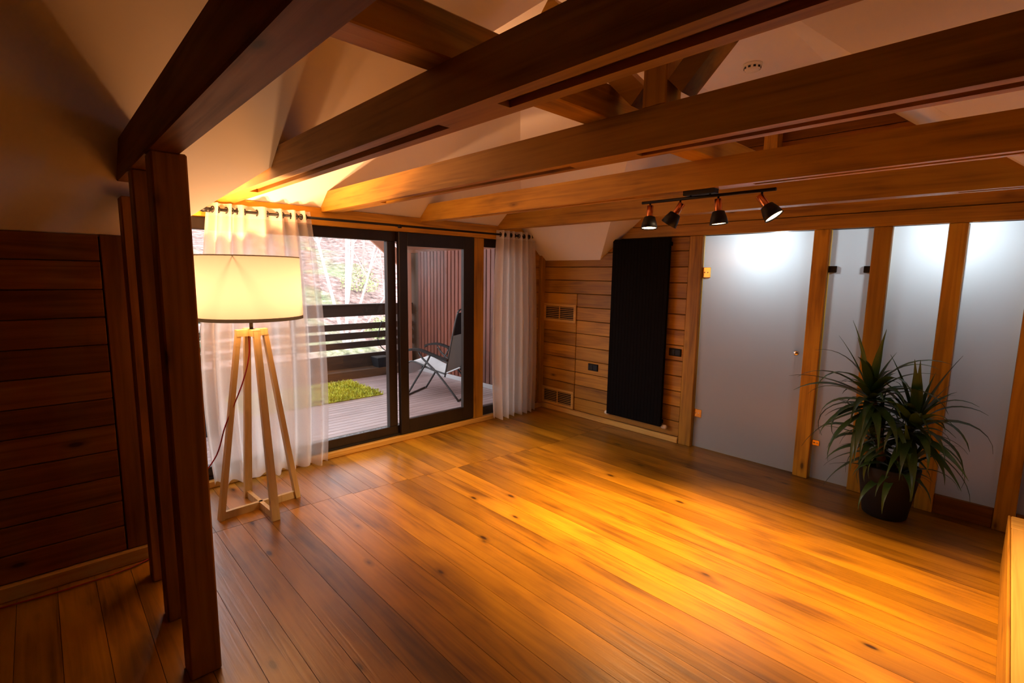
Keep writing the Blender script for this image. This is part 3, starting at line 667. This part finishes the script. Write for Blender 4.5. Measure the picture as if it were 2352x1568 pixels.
# pots on the balcony
t = tag(empty('balcony_pot', (4.30, 7.86, .075)), 'small dark square pot on the ledge below the railing', 'pot')
m = MBld(); m.bar((0, 0, 0), (0, 0, .17), .20, .20, w2=.26, h2=.26); m.build('pot_body', M_pot, t); one('soil', M_soil, t, 'box', -.11, .11, -.11, .11, .165, .175)
t = tag(empty('balcony_planter', (1.15, 6.1, ZD)), 'tall dark planter beside the left curtain on the balcony', 'planter')
m = MBld(); m.bar((0, 0, 0), (0, 0, .5), .30, .30, w2=.38, h2=.38); m.build('planter_body', M_pot, t); one('soil', M_soil, t, 'box', -.16, .16, -.16, .16, .48, .505)
M_fol = plain('balcony_foliage', (.07, .17, .03), .6)
bs = tag(empty('balcony_shrub', (1.15, 6.1, ZD+.5)), 'leafy green shrub in the tall balcony planter', 'shrub')
r = random.Random(3); st = MBld(); lf = MBld()
for i in range(26):
    a = r.uniform(0, 6.28); h = r.uniform(.45, 1.0); sp = r.uniform(.05, .28)
    p = smooth_path([(0, 0, 0), (sp*.4*math.cos(a), sp*.4*math.sin(a), h*.5), (sp*math.cos(a), sp*math.sin(a), h)], 4); st.tube(p, .004, 5)
    for q in p[2:]:
        for k in range(5):
            b = r.uniform(0, 6.28); d = Vector((math.cos(b), math.sin(b), r.uniform(-.3, .6))).normalized()*r.uniform(.06, .12); sd = d.cross(Vector((0, 0, 1))).normalized()*.012
            lf.quad(q, q+d*.5+sd, q+d, q+d*.5-sd)
st.build('stem', M_bark, bs); o = lf.build('foliage', M_fol, bs); o['kind'] = 'stuff'
one('cable', M_black, None, 'tube', smooth_path([(4.40, 7.98, .86), (4.32, 7.96, .66), (4.31, 7.96, .50), (4.40, 7.95, .36), (4.52, 7.94, .30)]), .008, 6)
tag(bpy.data.objects['cable'], 'thin black cable looping down in front of the railing', 'cable')

# ------------------------------------------------------------------ hillside and trees
def hill_z(x, y): return -3.0+max(0, y-10)*.34+1.1*math.sin(x*.13+1)*math.sin(y*.11)+.25*math.sin(x*.9)*math.sin(y*.7)
m = MBld(); nx, ny = 70, 60
for j in range(ny+1):
    for i in range(nx+1):
        px = -25+95*i/nx; py = 9+75*j/ny; m.v.append((px, py, hill_z(px, py)))
for j in range(ny):
    for i in range(nx): a = j*(nx+1)+i; m.f.append((a, a+1, a+nx+2, a+nx+1)); m.sm.append(True)
mm, nt, bb = new_mat('leaf_litter_ground'); L = nt.links.new; N = nt.nodes.new
tc = N('ShaderNodeTexCoord'); n1 = N('ShaderNodeTexNoise'); n1.inputs['Scale'].default_value = 3.2; n1.inputs['Detail'].default_value = 10; n1.inputs['Roughness'].default_value = .75; L(tc.outputs['Object'], n1.inputs[0])
n2 = N('ShaderNodeTexNoise'); n2.inputs['Scale'].default_value = .22; n2.inputs['Detail'].default_value = 3; L(tc.outputs['Object'], n2.inputs[0])
c1 = ramp(nt, [(.36, (.05, .03, .028)), (.46, (.20, .12, .10)), (.56, (.34, .23, .20)), (.68, (.50, .40, .37))]); L(n1.outputs[0], c1.inputs[0])
c2 = ramp(nt, [(.34, (.05, .06, .025)), (.5, (.20, .25, .11)), (.68, (.42, .43, .28))]); L(n1.outputs[0], c2.inputs[0])
mk = ramp(nt, [(.55, (0, 0, 0)), (.68, (1, 1, 1))]); L(n2.outputs[0], mk.inputs[0])
xx = N('ShaderNodeMix'); xx.data_type = 'RGBA'; L(mk.outputs[0], xx.inputs[0]); L(c1.outputs[0], xx.inputs[6]); L(c2.outputs[0], xx.inputs[7]); L(xx.outputs[2], bb.inputs['Base Color']); bb.inputs['Roughness'].default_value = .95
tag(m.build('hillside', mm), kind='structure')
M_birch = wood('pale_birch_bark', 2, (.40, .36, .33), (.52, .48, .44), (.60, .57, .53), .7, knots=False, vary=.1)
M_grey = wood('grey_tree_bark', 2, (.26, .21, .19), (.38, .32, .29), (.50, .44, .40), .8, knots=False, vary=.25)
def branch(m, p, d, ln, rad, depth, r):
    pts = [p]; q = p.copy(); dd = d.copy(); ns = 5
    for i in range(ns):
        dd = (dd+Vector((r.uniform(-.12, .12), r.uniform(-.12, .12), r.uniform(-.02, .12)))).normalized(); q = q+dd*(ln/ns); pts.append(q.copy())
    m.tube(pts, [rad*(1-.75*i/ns) for i in range(ns+1)], 6 if depth > 1 else 4, caps=False)
    if depth > 0:
        for i in range(2, ns+1):
            for k in range(2 if depth > 1 else 3):
                a = r.uniform(0, 6.28); nd = (dd+Vector((math.cos(a), math.sin(a), r.uniform(.0, .6)))*.75).normalized()
                branch(m, pts[i], nd, ln*r.uniform(.35, .55), rad*(1-.75*i/ns)*.55, depth-1, r)
def birch(x, y, stems, lab, seed):
    r = random.Random(seed); t = tag(empty('birch_tree', (x, y, hill_z(x, y)-.1)), lab, 'tree')
    for dx, dz, ln, rad in stems:
        m = MBld(); branch(m, Vector((0, 0, 0)), Vector((dx, r.uniform(-.1, .1), dz)).normalized(), ln, rad, 3, r); m.build('stem', M_birch, t)
by = 14.0
birch(6.55, by, [(-.22, 1, 8, .062), (-.10, 1, 8.5, .055), (.03, 1, 7.5, .035), (.45, 1, 6, .045), (.75, 1, 5, .03)], 'pale multi-stemmed birch tree just beyond the balcony railing', 11)
r = random.Random(17)
tm = []
for s in range(4):
    m = MBld(); branch(m, Vector((0, 0, 0)), Vector((r.uniform(-.08, .08), 0, 1)), 12, .085, 3, r)
    me = bpy.data.meshes.new('bare_tree'); me.from_pydata(m.v, [], m.f); me.update(); me.polygons.foreach_set('use_smooth', m.sm); me.materials.append(M_grey); tm.append(me)
spots = []
for i in range(400):
    y = r.uniform(18, 48); x = y*r.uniform(.10, .60)+r.uniform(-.5, .5)
    if all((x-a)**2+(y-b)**2 > 16 for a, b in spots): spots.append((x, y))
for i, (x, y) in enumerate(spots[:36]):
    o = link('bare_tree', tm[i % 4], None, None, (x, y, hill_z(x, y)-.2)); o.rotation_euler = (0, 0, r.uniform(0, 6.28)); s = r.uniform(.7, 1.2); o.scale = (s, s, s)
    tag(o, 'thin leafless grey tree standing on the hillside', 'tree', 'bare trees on the hillside')
M_bush = plain('pale_green_bush', (.40, .46, .20), .8)
for i, (x, y, sz) in enumerate(((8.3, 15.2, .55), (6.3, 12.6, .45), (4.6, 12.2, .4), (9.5, 19, .9))):
    t = tag(empty('shrub', (x, y, hill_z(x, y))), ('pale green shrub right of the birch', 'low green shrub seen between the railing boards', 'small green shrub below the birch stems', 'large pale shrub farther up the hillside')[i], 'shrub')
    m = MBld(); b2 = MBld()
    for k in range(500):
        d = Vector((r.gauss(0, 1), r.gauss(0, 1), abs(r.gauss(0, 1)))).normalized()*sz*r.uniform(.5, 1); d.z *= 1.4; a = Vector((r.uniform(-1, 1), r.uniform(-1, 1), r.uniform(-1, 1))).normalized()*.05; b = a.cross(d).normalized()*.035
        m.quad(d-a, d+b, d+a, d-b)
    for k in range(8):
        a = r.uniform(0, 6.28); b2.tube([(0, 0, -.1), (sz*.5*math.cos(a), sz*.5*math.sin(a), sz*.9)], .012, 5)
    o = m.build('foliage', M_bush, t); o['kind'] = 'stuff'; b2.build('stem', M_grey, t)
